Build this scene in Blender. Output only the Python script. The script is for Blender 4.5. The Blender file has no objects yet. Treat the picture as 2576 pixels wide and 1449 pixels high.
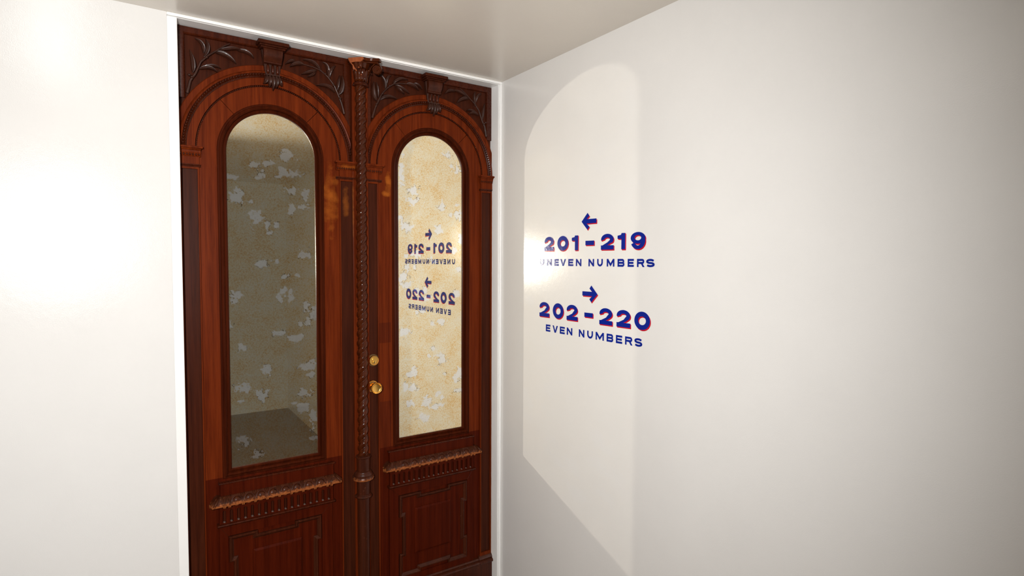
import bpy, bmesh, math, random
from mathutils import Vector, Matrix, noise
from mathutils.geometry import tessellate_polygon

random.seed(7)
S = bpy.context.scene
COL = S.collection
PI = math.pi

# ------------------------------------------------------------------ camera, light, exposure
YAW, PITCH, ROLL = math.radians(34.1098), math.radians(-2.6438), math.radians(0.2496)
cam_d = bpy.data.cameras.new('camera')
cam = bpy.data.objects.new('camera', cam_d)
COL.objects.link(cam)
fwd = Vector((math.sin(YAW) * math.cos(PITCH), math.cos(YAW) * math.cos(PITCH), math.sin(PITCH)))
right = Vector((math.cos(YAW), -math.sin(YAW), 0))
up = right.cross(fwd)
r2 = right * math.cos(ROLL) + up * math.sin(ROLL)
u2 = -right * math.sin(ROLL) + up * math.cos(ROLL)
cam.matrix_world = Matrix(((r2.x, u2.x, -fwd.x, -1.4619), (r2.y, u2.y, -fwd.y, -2.25),
                           (r2.z, u2.z, -fwd.z, 1.62), (0, 0, 0, 1)))
cam_d.sensor_fit = 'HORIZONTAL'
cam_d.sensor_width = 36
cam_d.lens = 1453.64 / 2576 * 36
cam_d.clip_start = 0.05
S.camera = cam

S.view_settings.view_transform = 'Standard'
S.view_settings.look = 'None'
S.view_settings.exposure = 0.0
S.view_settings.gamma = 1.0
S.view_settings.use_curve_mapping = False

world = bpy.data.worlds.new('world')
S.world = world
world.use_nodes = True
world.node_tree.nodes['Background'].inputs['Color'].default_value = (1.0, 0.93, 0.84, 1)
world.node_tree.nodes['Background'].inputs['Strength'].default_value = 0.10


def spot(name, loc, target, power, size, blend, radius, color=(1, 1, 1)):
    d = bpy.data.lights.new(name, 'SPOT')
    d.energy = power
    d.spot_size = math.radians(size)
    d.spot_blend = blend
    d.shadow_soft_size = radius
    d.color = color
    o = bpy.data.objects.new(name, d)
    COL.objects.link(o)
    o.location = loc
    o.rotation_euler = (Vector(target) - Vector(loc)).to_track_quat('-Z', 'Y').to_euler()
    return o


# the photographer's flash, held to the left of the camera
spot('camera_flash', (-1.80, -2.50, 1.79), (-0.72, 0.0, 1.45), 265, 110, 1.0, 0.040, (1.0, 0.99, 0.975))
# added lamp behind the door; stands in for the flash bouncing off the mirror
spot('flash_bounce_lamp', (-1.5213, 2.0772, 1.6186), (-0.31, 0.07, 1.50), 1780, 62, 0.3, 0.018, (1.0, 0.99, 0.97))

# ------------------------------------------------------------------ materials
def mat(name):
    m = bpy.data.materials.new(name)
    m.use_nodes = True
    nt = m.node_tree
    return m, nt, nt.nodes['Principled BSDF']


def node(nt, t, **kw):
    n = nt.nodes.new(t)
    for k, v in kw.items():
        setattr(n, k, v)
    return n


def paint(name, color, rough, bump=0.0, scale=900.0, spec=0.5):
    m, nt, b = mat(name)
    tc = node(nt, 'ShaderNodeTexCoord')
    n1 = node(nt, 'ShaderNodeTexNoise')
    n1.inputs['Scale'].default_value = 6
    n1.inputs['Detail'].default_value = 4
    nt.links.new(tc.outputs['Object'], n1.inputs['Vector'])
    mx = node(nt, 'ShaderNodeMix', data_type='RGBA')
    mx.inputs['A'].default_value = (*[c * 0.965 for c in color], 1)
    mx.inputs['B'].default_value = (*[min(1, c * 1.02) for c in color], 1)
    nt.links.new(n1.outputs['Fac'], mx.inputs['Factor'])
    nt.links.new(mx.outputs['Result'], b.inputs['Base Color'])
    b.inputs['Roughness'].default_value = rough
    b.inputs['Specular IOR Level'].default_value = spec
    if bump:
        n2 = node(nt, 'ShaderNodeTexNoise')
        n2.inputs['Scale'].default_value = scale
        n2.inputs['Detail'].default_value = 2
        nt.links.new(tc.outputs['Object'], n2.inputs['Vector'])
        n3 = node(nt, 'ShaderNodeTexNoise')
        n3.inputs['Scale'].default_value = scale / 9
        n3.inputs['Detail'].default_value = 3
        nt.links.new(tc.outputs['Object'], n3.inputs['Vector'])
        ad = node(nt, 'ShaderNodeMath', operation='MULTIPLY_ADD')
        nt.links.new(n3.outputs['Fac'], ad.inputs[0])
        ad.inputs[1].default_value = 1.6
        nt.links.new(n2.outputs['Fac'], ad.inputs[2])
        bp = node(nt, 'ShaderNodeBump')
        bp.inputs['Strength'].default_value = bump
        bp.inputs['Distance'].default_value = 0.001
        nt.links.new(ad.outputs[0], bp.inputs['Height'])
        nt.links.new(bp.outputs['Normal'], b.inputs['Normal'])
    return m


def wood(name, dark, light, rough=0.33, coat=0.35, wear=0.0, spec=0.12, gscale=1.0, bare=None, orange_spots=()):
    m, nt, b = mat(name)
    tc = node(nt, 'ShaderNodeTexCoord')
    mp = node(nt, 'ShaderNodeMapping')
    mp.inputs['Scale'].default_value = (70 * gscale, 70 * gscale, 2.2 * gscale)
    nt.links.new(tc.outputs['Object'], mp.inputs['Vector'])
    n1 = node(nt, 'ShaderNodeTexNoise')
    n1.inputs['Scale'].default_value = 1.0
    n1.inputs['Detail'].default_value = 5
    n1.inputs['Roughness'].default_value = 0.6
    n1.inputs['Distortion'].default_value = 0.4
    nt.links.new(mp.outputs['Vector'], n1.inputs['Vector'])
    mp2 = node(nt, 'ShaderNodeMapping')
    mp2.inputs['Scale'].default_value = (400, 400, 14)
    nt.links.new(tc.outputs['Object'], mp2.inputs['Vector'])
    n2 = node(nt, 'ShaderNodeTexNoise')
    n2.inputs['Scale'].default_value = 1.0
    n2.inputs['Detail'].default_value = 2
    nt.links.new(mp2.outputs['Vector'], n2.inputs['Vector'])
    mul = node(nt, 'ShaderNodeMath', operation='MULTIPLY_ADD')
    nt.links.new(n2.outputs['Fac'], mul.inputs[0])
    mul.inputs[1].default_value = 0.35
    nt.links.new(n1.outputs['Fac'], mul.inputs[2])
    cr = node(nt, 'ShaderNodeValToRGB')
    cr.color_ramp.elements[0].position = 0.42
    cr.color_ramp.elements[0].color = (*dark, 1)
    cr.color_ramp.elements[1].position = 0.86
    cr.color_ramp.elements[1].color = (*light, 1)
    nt.links.new(mul.outputs[0], cr.inputs['Fac'])
    out = cr.outputs['Color']
    n4 = node(nt, 'ShaderNodeTexNoise')
    n4.inputs['Scale'].default_value = 130
    n4.inputs['Detail'].default_value = 3
    nt.links.new(tc.outputs['Object'], n4.inputs['Vector'])
    if wear:
        r = node(nt, 'ShaderNodeMapRange')
        r.inputs['From Min'].default_value = 0.70 - 0.10 * wear
        r.inputs['From Max'].default_value = 0.78 - 0.10 * wear
        r.inputs['To Max'].default_value = 0.55
        nt.links.new(n4.outputs['Fac'], r.inputs['Value'])
        fac = r.outputs['Result']
        col = (0.20, 0.075, 0.040, 1)
        if bare:
            # edge rubbed down to bare wood, between two heights above the floor
            sx = node(nt, 'ShaderNodeSeparateXYZ')
            nt.links.new(tc.outputs['Object'], sx.inputs[0])
            ma = node(nt, 'ShaderNodeMath', operation='MULTIPLY_ADD')
            nt.links.new(n4.outputs['Fac'], ma.inputs[0])
            ma.inputs[1].default_value = -0.030
            nt.links.new(sx.outputs['Z'], ma.inputs[2])
            rz = node(nt, 'ShaderNodeMapRange')
            rz.inputs['From Min'].default_value = bare[0] - 0.015
            rz.inputs['From Max'].default_value = bare[1] - 0.015
            rz.inputs['To Min'].default_value = 0.9
            rz.inputs['To Max'].default_value = 0.0
            nt.links.new(ma.outputs[0], rz.inputs['Value'])
            mxm = node(nt, 'ShaderNodeMath', operation='MAXIMUM')
            nt.links.new(fac, mxm.inputs[0])
            nt.links.new(rz.outputs['Result'], mxm.inputs[1])
            fac = mxm.outputs[0]
            col = (0.36, 0.105, 0.030, 1)
        mx = node(nt, 'ShaderNodeMix', data_type='RGBA')
        mx.inputs['B'].default_value = col
        nt.links.new(fac, mx.inputs['Factor'])
        nt.links.new(out, mx.inputs['A'])
        out = mx.outputs['Result']
    if orange_spots:
        # soft-edged patches where the wood colour is mixed toward orange: (x, z, half width, half height, strength)
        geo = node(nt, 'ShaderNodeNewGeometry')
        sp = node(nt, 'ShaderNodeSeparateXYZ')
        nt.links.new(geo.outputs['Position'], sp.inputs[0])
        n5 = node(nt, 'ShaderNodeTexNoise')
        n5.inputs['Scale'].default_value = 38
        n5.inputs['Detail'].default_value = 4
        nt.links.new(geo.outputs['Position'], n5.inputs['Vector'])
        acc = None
        for fx, fz, rx_, rz_, st_, soft in orange_spots:
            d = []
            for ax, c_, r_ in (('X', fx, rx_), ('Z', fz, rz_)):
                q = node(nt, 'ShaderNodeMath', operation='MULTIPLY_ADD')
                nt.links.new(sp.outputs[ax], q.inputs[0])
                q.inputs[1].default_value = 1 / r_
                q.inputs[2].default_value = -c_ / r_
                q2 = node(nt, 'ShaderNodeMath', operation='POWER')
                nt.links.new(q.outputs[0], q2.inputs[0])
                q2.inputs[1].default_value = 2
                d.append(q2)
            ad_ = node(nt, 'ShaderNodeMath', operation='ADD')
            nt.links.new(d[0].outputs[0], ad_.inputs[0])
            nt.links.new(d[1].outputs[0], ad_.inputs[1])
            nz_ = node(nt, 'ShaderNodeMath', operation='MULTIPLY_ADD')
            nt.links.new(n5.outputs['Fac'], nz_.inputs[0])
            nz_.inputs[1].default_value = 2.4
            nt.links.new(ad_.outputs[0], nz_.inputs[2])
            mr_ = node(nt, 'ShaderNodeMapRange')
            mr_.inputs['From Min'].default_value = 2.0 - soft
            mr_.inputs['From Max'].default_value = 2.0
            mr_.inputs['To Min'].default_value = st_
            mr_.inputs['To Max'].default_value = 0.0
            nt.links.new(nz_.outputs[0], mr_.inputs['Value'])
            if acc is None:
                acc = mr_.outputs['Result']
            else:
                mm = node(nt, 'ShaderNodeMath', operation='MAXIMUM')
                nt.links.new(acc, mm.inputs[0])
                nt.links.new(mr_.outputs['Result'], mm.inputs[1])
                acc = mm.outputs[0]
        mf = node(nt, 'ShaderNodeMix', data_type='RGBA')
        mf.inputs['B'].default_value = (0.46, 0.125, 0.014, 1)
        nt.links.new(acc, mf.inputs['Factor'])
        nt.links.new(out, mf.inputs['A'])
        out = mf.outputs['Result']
    nt.links.new(out, b.inputs['Base Color'])
    rr = node(nt, 'ShaderNodeMapRange')
    rr.inputs['To Min'].default_value = rough - 0.06
    rr.inputs['To Max'].default_value = rough + 0.10
    nt.links.new(n4.outputs['Fac'], rr.inputs['Value'])
    nt.links.new(rr.outputs['Result'], b.inputs['Roughness'])
    b.inputs['Coat Weight'].default_value = coat
    b.inputs['Specular IOR Level'].default_value = spec
    b.inputs['Coat Roughness'].default_value = 0.06
    bp = node(nt, 'ShaderNodeBump')
    bp.inputs['Strength'].default_value = 0.12
    bp.inputs['Distance'].default_value = 0.0006
    nt.links.new(mul.outputs[0], bp.inputs['Height'])
    nt.links.new(bp.outputs['Normal'], b.inputs['Normal'])
    return m


M_WALL = paint('satin_wall_paint', (0.79, 0.775, 0.752), 0.17, 0.16, 360, 0.40)
M_CEIL = paint('ceiling_paint', (0.79, 0.735, 0.66), 0.24, 0.10, 700, 0.5)
M_TRIM = paint('white_gloss_trim', (0.96, 0.95, 0.93), 0.22, 0.03, 300, 0.5)
M_FLOOR = wood('floor_boards', (0.10, 0.06, 0.035), (0.22, 0.14, 0.08), 0.4, 0.1)
M_BLUE = paint('cobalt_sign_paint', (0.0015, 0.015, 0.25), 0.13, 0.17, 360, 0.26)
M_RED = paint('red_sign_paint', (0.52, 0.006, 0.016), 0.15, 0.14, 360, 0.28)
ORANGE_SPOTS = ((-0.768, 1.865, 0.036, 0.165, 0.55, 1.5), (-0.706, 1.855, 0.015, 0.080, 0.36, 1.3), (-0.705, 1.994, 0.040, 0.012, 0.4, 1.0),
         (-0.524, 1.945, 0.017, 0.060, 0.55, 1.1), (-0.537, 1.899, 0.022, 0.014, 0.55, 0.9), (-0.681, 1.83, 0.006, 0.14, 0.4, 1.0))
W_FACE = wood('mahogany', (0.060, 0.0074, 0.0016), (0.150, 0.0228, 0.0040), 0.34, 0.0, spec=0.05, orange_spots=ORANGE_SPOTS)
W_DIM_RED = wood('dim_red_mahogany', (0.032, 0.0032, 0.0009), (0.074, 0.0084, 0.0019), 0.36, 0.0, spec=0.05)  # lower-door tone, darkened to carry the flash falloff in its colour
W_PANEL = wood('dark_mahogany', (0.023, 0.0048, 0.0020), (0.060, 0.0125, 0.0046), 0.34, 0.0, spec=0.08, orange_spots=ORANGE_SPOTS[1:2])
W_MOULD = wood('polished_moulding', (0.026, 0.0044, 0.0014), (0.068, 0.0115, 0.0032), 0.26, 0.10, spec=0.16)
W_TWIST = wood('lacquered_twist', (0.022, 0.0032, 0.0008), (0.076, 0.0138, 0.0023), 0.22, 0.42, spec=0.05)
W_CARVE = wood('carved_mahogany', (0.022, 0.0060, 0.0030), (0.050, 0.0138, 0.0065), 0.38, 0.08, spec=0.28)
W_BEAD = wood('dark_glazing_bead', (0.024, 0.0038, 0.0012), (0.062, 0.0100, 0.0028), 0.40, 0.0, spec=0.03)
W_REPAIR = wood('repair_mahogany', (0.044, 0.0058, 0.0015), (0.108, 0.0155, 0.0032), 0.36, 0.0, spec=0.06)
W_WORN = wood('worn_mahogany', (0.030, 0.0070, 0.0026), (0.070, 0.0165, 0.0055), 0.36, 0.08, wear=0.3, spec=0.12, bare=(0.737, 0.747))
W_SCUFF = wood('scuffed_mahogany', (0.026, 0.0050, 0.0018), (0.064, 0.0135, 0.0048), 0.30, 0.06, wear=0.30, spec=0.20)
W_COLLAR = wood('rubbed_mahogany', (0.026, 0.0055, 0.0022), (0.064, 0.0145, 0.0056), 0.32, 0.08, wear=0.30, spec=0.2, bare=(0.723, 0.734))
W_GREY = wood('grey_mahogany', (0.075, 0.045, 0.035), (0.150, 0.095, 0.078), 0.5, 0.0, spec=0.2)  # paler, greyer wood tone for the flute drops
W_RAW = wood('raw_broken_wood', (0.25, 0.062, 0.020), (0.36, 0.10, 0.034), 0.55, 0.0)

M_BRASS, _nt, _b = mat('polished_brass')
_b.inputs['Base Color'].default_value = (0.95, 0.54, 0.13, 1)
_b.inputs['Metallic'].default_value = 1.0
_tc = node(_nt, 'ShaderNodeTexCoord')
_n = node(_nt, 'ShaderNodeTexNoise')
_n.inputs['Scale'].default_value = 90
_nt.links.new(_tc.outputs['Object'], _n.inputs['Vector'])
_r = node(_nt, 'ShaderNodeMapRange')
_r.inputs['To Min'].default_value = 0.16
_r.inputs['To Max'].default_value = 0.34
_nt.links.new(_n.outputs['Fac'], _r.inputs['Value'])
_nt.links.new(_r.outputs['Result'], _b.inputs['Roughness'])
M_DBRASS = paint('dark_brass', (0.10, 0.055, 0.02), 0.3)


def antique_glass():
    """mottled antique mirror: foxed silvering, peeled flakes, a little light passes through"""
    m = bpy.data.materials.new('antique_mirror_glass')
    m.use_nodes = True
    nt = m.node_tree
    nt.nodes.clear()
    out = node(nt, 'ShaderNodeOutputMaterial')
    tc = node(nt, 'ShaderNodeTexCoord')
    fl = node(nt, 'ShaderNodeAttribute', attribute_name='flake')
    sep = node(nt, 'ShaderNodeSeparateColor')
    nt.links.new(fl.outputs['Color'], sep.inputs['Color'])
    # foxing
    n1 = node(nt, 'ShaderNodeTexNoise')
    n1.inputs['Scale'].default_value = 260
    n1.inputs['Detail'].default_value = 4
    n1.inputs['Roughness'].default_value = 0.62
    nt.links.new(tc.outputs['Object'], n1.inputs['Vector'])
    n2 = node(nt, 'ShaderNodeTexNoise')
    n2.inputs['Scale'].default_value = 13
    n2.inputs['Detail'].default_value = 4
    nt.links.new(tc.outputs['Object'], n2.inputs['Vector'])
    ad = node(nt, 'ShaderNodeMath', operation='MULTIPLY_ADD')
    nt.links.new(n2.outputs['Fac'], ad.inputs[0])
    ad.inputs[1].default_value = 0.45
    nt.links.new(n1.outputs['Fac'], ad.inputs[2])
    cr = node(nt, 'ShaderNodeValToRGB')
    e = cr.color_ramp.elements
    e[0].position = 0.56
    e[0].color = (1.0, 0.96, 0.80, 1)
    e[1].position = 0.95
    e[1].color = (0.90, 0.55, 0.19, 1)
    k = cr.color_ramp.elements.new(0.73)
    k.color = (1.0, 0.87, 0.58, 1)
    nt.links.new(ad.outputs[0], cr.inputs['Fac'])
    # flakes (r), dark torn edges (g)
    mxf = node(nt, 'ShaderNodeMix', data_type='RGBA')
    mxf.inputs['B'].default_value = (1.0, 1.0, 0.96, 1)
    nt.links.new(sep.outputs['Red'], mxf.inputs['Factor'])
    nt.links.new(cr.outputs['Color'], mxf.inputs['A'])
    mxe = node(nt, 'ShaderNodeMix', data_type='RGBA')
    mxe.inputs['B'].default_value = (0.13, 0.09, 0.05, 1)
    nt.links.new(sep.outputs['Green'], mxe.inputs['Factor'])
    nt.links.new(mxf.outputs['Result'], mxe.inputs['A'])
    gl = node(nt, 'ShaderNodeBsdfGlossy')
    gl.inputs['Roughness'].default_value = 0.012
    nt.links.new(mxe.outputs['Result'], gl.inputs['Color'])
    df = node(nt, 'ShaderNodeBsdfDiffuse')
    nt.links.new(mxe.outputs['Result'], df.inputs['Color'])
    mix = node(nt, 'ShaderNodeMixShader')
    fac = node(nt, 'ShaderNodeMath', operation='MULTIPLY_ADD')
    nt.links.new(sep.outputs['Red'], fac.inputs[0])
    fac.inputs[1].default_value = 0.04
    fac.inputs[2].default_value = 0.03
    nt.links.new(fac.outputs[0], mix.inputs['Fac'])
    nt.links.new(gl.outputs[0], mix.inputs[1])
    nt.links.new(df.outputs[0], mix.inputs[2])
    tr = node(nt, 'ShaderNodeBsdfTransparent')
    mxt = node(nt, 'ShaderNodeMix', data_type='RGBA')
    mxt.inputs['Factor'].default_value = 0.72
    mxt.inputs['B'].default_value = (1, 0.96, 0.88, 1)
    nt.links.new(mxe.outputs['Result'], mxt.inputs['A'])
    nt.links.new(mxt.outputs['Result'], tr.inputs['Color'])
    mt = node(nt, 'ShaderNodeMixShader')
    mt.inputs['Fac'].default_value = 0.06  # slight transparency added so the stand-in lamp reaches the wall
    nt.links.new(mix.outputs[0], mt.inputs[1])
    nt.links.new(tr.outputs[0], mt.inputs[2])
    nt.links.new(mt.outputs[0], out.inputs['Surface'])
    return m


M_GLASS = antique_glass()


# ------------------------------------------------------------------ mesh helpers
def link(name, verts, faces, m, parent=None, smooth=False, bevel=0.0, seg=2, angle=0.6):
    me = bpy.data.meshes.new(name)
    me.from_pydata([tuple(v) for v in verts], [], faces)
    me.validate()
    bm = bmesh.new()
    bm.from_mesh(me)
    bmesh.ops.remove_doubles(bm, verts=bm.verts, dist=1e-6)
    bmesh.ops.recalc_face_normals(bm, faces=bm.faces)
    bm.to_mesh(me)
    bm.free()
    me.materials.append(m)
    o = bpy.data.objects.new(name, me)
    COL.objects.link(o)
    if parent is not None:
        o.parent = parent
    if smooth:
        me.shade_smooth()
        if angle:
            me.set_sharp_from_angle(angle=angle)
    if bevel:
        b = o.modifiers.new('bevel', 'BEVEL')
        b.width = bevel
        b.segments = seg
        b.limit_method = 'ANGLE'
        b.angle_limit = math.radians(40)
    return o


def tag(o, label=None, cat=None, group=None, kind=None):
    for k, v in (('label', label), ('category', cat), ('group', group), ('kind', kind)):
        if v:
            o[k] = v
    return o


def root_at(name, loc):
    o = bpy.data.objects.new(name, None)
    o.empty_display_size = 0.05
    COL.objects.link(o)
    o.location = loc
    return o


class MB:
    """collects shapes; x along the door wall, z up, w = out of the door face"""

    def __init__(s):
        s.v, s.f = [], []

    def add(s, vs, fs):
        n = len(s.v)
        s.v += [tuple(v) for v in vs]
        s.f += [tuple(i + n for i in f) for f in fs]
        return s

    def box(s, x0, x1, y0, y1, z0, z1):
        vs = [(x, y, z) for z in (z0, z1) for y in (y0, y1) for x in (x0, x1)]
        return s.add(vs, [(0, 2, 3, 1), (4, 5, 7, 6), (0, 1, 5, 4), (2, 6, 7, 3), (0, 4, 6, 2), (1, 3, 7, 5)])

    def slab(s, x0, x1, z0, z1, w0, w1):
        return s.box(x0, x1, -w1, -w0, z0, z1)

    def plate(s, outer, holes, w0, w1):
        loops = [list(outer)] + [list(h) for h in holes]
        tri = tessellate_polygon([[Vector((p[0], p[1], 0)) for p in l] for l in loops])
        flat = [p for l in loops for p in l]
        n = len(flat)
        vs = [(p[0], -w0, p[1]) for p in flat] + [(p[0], -w1, p[1]) for p in flat]
        fs = [tuple(t) for t in tri] + [tuple(i + n for i in reversed(t)) for t in tri]
        k = 0
        for l in loops:
            L = len(l)
            for i in range(L):
                a, b = k + i, k + (i + 1) % L
                fs.append((a, b, b + n, a + n))
            k += L
        return s.add(vs, fs)

    def sweep(s, path, prof, closed=False, caps=True):
        """profile points (offset to the left of the path, w) mitred along a path in x,z"""
        n = len(path)
        P = [Vector((p[0], p[1])) for p in path]
        rings = []
        for i in range(n):
            if closed or 0 < i < n - 1:
                a = (P[i] - P[i - 1]).normalized()
                b = (P[(i + 1) % n] - P[i]).normalized()
            elif i == 0:
                a = b = (P[1] - P[0]).normalized()
            else:
                a = b = (P[i] - P[i - 1]).normalized()
            na, nb = Vector((-a.y, a.x)), Vector((-b.y, b.x))
            mt = (na + nb)
            mt = mt / max(0.3, mt.length_squared) * 2 if mt.length > 1e-6 else na
            rings.append([(P[i].x + mt.x * o, -w, P[i].y + mt.y * o) for o, w in prof])
        m = len(prof)
        vs = [v for r in rings for v in r]
        fs = []
        for i in range(n if closed else n - 1):
            j = (i + 1) % n
            for k in range(m - 1):
                fs.append((i * m + k, j * m + k, j * m + k + 1, i * m + k + 1))
        if not closed and caps:
            fs.append(tuple(range(m)))
            fs.append(tuple((n - 1) * m + k for k in reversed(range(m))))
        return s.add(vs, fs)

    def lathe(s, cx, cy, prof, seg=28, axis='z', a0=0.0, a1=2 * PI):
        full = abs(a1 - a0 - 2 * PI) < 1e-6
        na = seg if full else seg + 1
        vs, fs = [], []
        for r, h in prof:
            for k in range(na):
                a = a0 + (a1 - a0) * k / seg
                if axis == 'z':
                    vs.append((cx + r * math.cos(a), cy + r * math.sin(a), h))
                else:
                    vs.append((cx + r * math.cos(a), h, cy + r * math.sin(a)))
        for i in range(len(prof) - 1):
            for k in range(na if full else na - 1):
                j = (k + 1) % na
                fs.append((i * na + k, i * na + j, (i + 1) * na + j, (i + 1) * na + k))
        if full:
            fs.append(tuple(range(na)))
            fs.append(tuple((len(prof) - 1) * na + k for k in reversed(range(na))))
        return s.add(vs, fs)

    def tube(s, pts, rad, seg=8, flat=1.0):
        P = [Vector(p) for p in pts]
        n = len(P)
        vs, fs = [], []
        for i in range(n):
            t = (P[min(i + 1, n - 1)] - P[max(i - 1, 0)]).normalized()
            ref = Vector((0, 1, 0)) if abs(t.y) < 0.9 else Vector((1, 0, 0))
            a = t.cross(ref).normalized()
            b = t.cross(a).normalized()
            r = rad[i] if isinstance(rad, (list, tuple)) else rad
            for k in range(seg):
                q = 2 * PI * k / seg
                vs.append(P[i] + a * math.cos(q) * r + b * math.sin(q) * r * flat)
        for i in range(n - 1):
            for k in range(seg):
                j = (k + 1) % seg
                fs.append((i * seg + k, i * seg + j, (i + 1) * seg + j, (i + 1) * seg + k))
        fs.append(tuple(range(seg)))
        fs.append(tuple((n - 1) * seg + k for k in reversed(range(seg))))
        return s.add(vs, fs)

    def blob(s, c, r, seg=10, rings=6):
        vs, fs = [], []
        for i in range(rings + 1):
            p = PI * i / rings
            for k in range(seg):
                a = 2 * PI * k / seg
                vs.append((c[0] + r[0] * math.sin(p) * math.cos(a), c[1] + r[1] * math.sin(p) * math.sin(a),
                           c[2] + r[2] * math.cos(p)))
        for i in range(rings):
            for k in range(seg):
                j = (k + 1) % seg
                fs.append((i * seg + k, i * seg + j, (i + 1) * seg + j, (i + 1) * seg + k))
        return s.add(vs, fs)


# ------------------------------------------------------------------ the setting
DY = 0.06            # plane of the door face
ZS = 2.4252          # soffit of the opening
ZC = 2.4372          # ceiling
XR = -0.017          # right jamb
AX = -0.6525         # meeting line of the two leaves
XL = 2 * AX - XR     # left jamb

ceil = MB().box(-2.7, 0.12, -4.2, 0.16, ZC, ZC + 0.1)
tag(link('ceiling', ceil.v, ceil.f, M_CEIL), 'smooth off-white painted ceiling above the carved doors', 'ceiling', kind='structure')
fl = MB().box(-2.7, 0.12, -4.2, 0.30, -0.06, 0.0)
tag(link('floor', fl.v, fl.f, M_FLOOR), 'dark board floor in front of the carved doors', 'floor', kind='structure')
wr = MB().box(0, 0.12, -4.2, 0.30, 0, ZC)
tag(link('wall_right', wr.v, wr.f, M_WALL), 'glossy cream white wall carrying the painted room numbers', 'wall', kind='structure')
wd = MB().box(-2.7, XL - 0.03, 0, 0.16, 0, ZC)
tag(link('wall_back', wd.v, wd.f, M_WALL), 'white wall beyond the left edge of the double doors', 'wall', kind='structure')
wl = MB().box(-2.82, -2.7, -4.2, 0.16, 0, ZC)
tag(link('wall_left', wl.v, wl.f, M_WALL), 'white corridor wall to the left of the camera', 'wall', kind='structure')

# white frame round the opening: head and two jambs, with a rounded bead on the front arris
tr = root_at('trim_1', ((XL + XR) / 2, 0.08, ZS))
tag(tr, 'white gloss painted frame lining the door opening', 'door frame', kind='structure')


def frame_piece(name, b):
    o = link(name, [(x - tr.location.x, y - tr.location.y, z - tr.location.z) for x, y, z in b.v], b.f, M_TRIM, tr,
             bevel=0.0025, seg=3)
    return o


frame_piece('head_lining', MB().box(XL - 0.03, 0.0, 0.004, 0.16, ZS, ZC))
frame_piece('head_bead', MB().box(XL - 0.03, 0.0, -0.005, 0.006, ZS + 0.0015, ZC))
frame_piece('jamb_lining', MB().box(XR, -0.0002, 0.004, 0.16, 0, ZS))
frame_piece('jamb_bead', MB().box(XR + 0.0065, -0.0002, -0.005, 0.006, 0, ZS + 0.0015))
frame_piece('jamb_quirk', MB().box(XR, XR + 0.005, -0.002, 0.006, 0, ZS + 0.0005))
frame_piece('jamb_lining', MB().box(XL - 0.03, XL, 0.0, 0.16, 0, ZS))

# ------------------------------------------------------------------ door leaves
CX, CZ, RP = -0.3235, 2.0105, 0.1565      # arch centre, radius of the pane
ZB = 0.8525                               # foot of the pane
LX0, LX1 = -0.6515, -0.0175               # right leaf


def arc(r, a0, a1, n, cx=CX, cz=CZ):
    return [(cx + r * math.cos(a0 + (a1 - a0) * i / n), cz + r * math.sin(a0 + (a1 - a0) * i / n)) for i in range(n + 1)]


def pane_outline(r, zb, n=40):
    return [(CX - r, zb)] + [(CX + r, zb)] + arc(r, 0, PI, n)


# centres (x, z) and sizes of the peeled flakes, in metres
FLAKES = [(-.457, 2.063, .013, .010), (-.240, 2.092, .020, .014), (-.222, 2.044, .012, .010), (-.187, 2.031, .026, .017),
          (-.464, 2.020, .010, .022), (-.458, 1.974, .014, .022), (-.407, 1.928, .022, .022), (-.392, 1.910, .010, .006),
          (-.411, 1.876, .024, .017), (-.272, 1.862, .022, .020), (-.186, 1.874, .012, .006), (-.190, 1.826, .020, .018),
          (-.225, 1.826, .010, .008), (-.470, 1.800, .013, .014), (-.434, 1.765, .028, .018), (-.284, 1.760, .016, .022),
          (-.304, 1.775, .006, .006), (-.172, 1.722, .012, .026), (-.208, 1.668, .018, .012), (-.390, 1.650, .026, .014),
          (-.440, 1.640, .012, .008), (-.320, 1.625, .018, .012), (-.182, 1.583, .016, .014), (-.439, 1.590, .014, .016),
          (-.404, 1.590, .008, .010), (-.456, 1.548, .020, .030), (-.436, 1.520, .016, .014), (-.356, 1.487, .012, .016),
          (-.346, 1.458, .018, .016), (-.196, 1.468, .018, .022), (-.392, 1.490, .014, .014), (-.375, 1.462, .009, .010),
          (-.366, 1.402, .018, .010), (-.392, 1.396, .008, .008), (-.318, 1.340, .008, .010), (-.276, 1.348, .020, .015),
          (-.452, 1.310, .022, .018), (-.314, 1.228, .012, .009), (-.298, 1.198, .012, .010), (-.268, 1.176, .024, .022),
          (-.334, 1.196, .008, .010), (-.430, 1.122, .018, .010), (-.402, 1.136, .012, .020), (-.254, 1.110, .010, .008),
          (-.190, 1.098, .022, .026), (-.188, 1.026, .026, .008), (-.446, 1.078, .016, .018), (-.408, 1.064, .022, .014),
          (-.288, 1.020, .014, .010), (-.272, 1.006, .014, .014), (-.424, .994, .026, .012), (-.345, .990, .024, .022),
          (-.306, .966, .018, .012), (-.276, .972, .014, .010), (-.360, .924, .028, .018)]


def n3(x, z, s, o=0.0):
    return noise.fractal(Vector((x * s + o, 3.1 + o, z * s)), 0.6, 2.0, 3)


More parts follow.
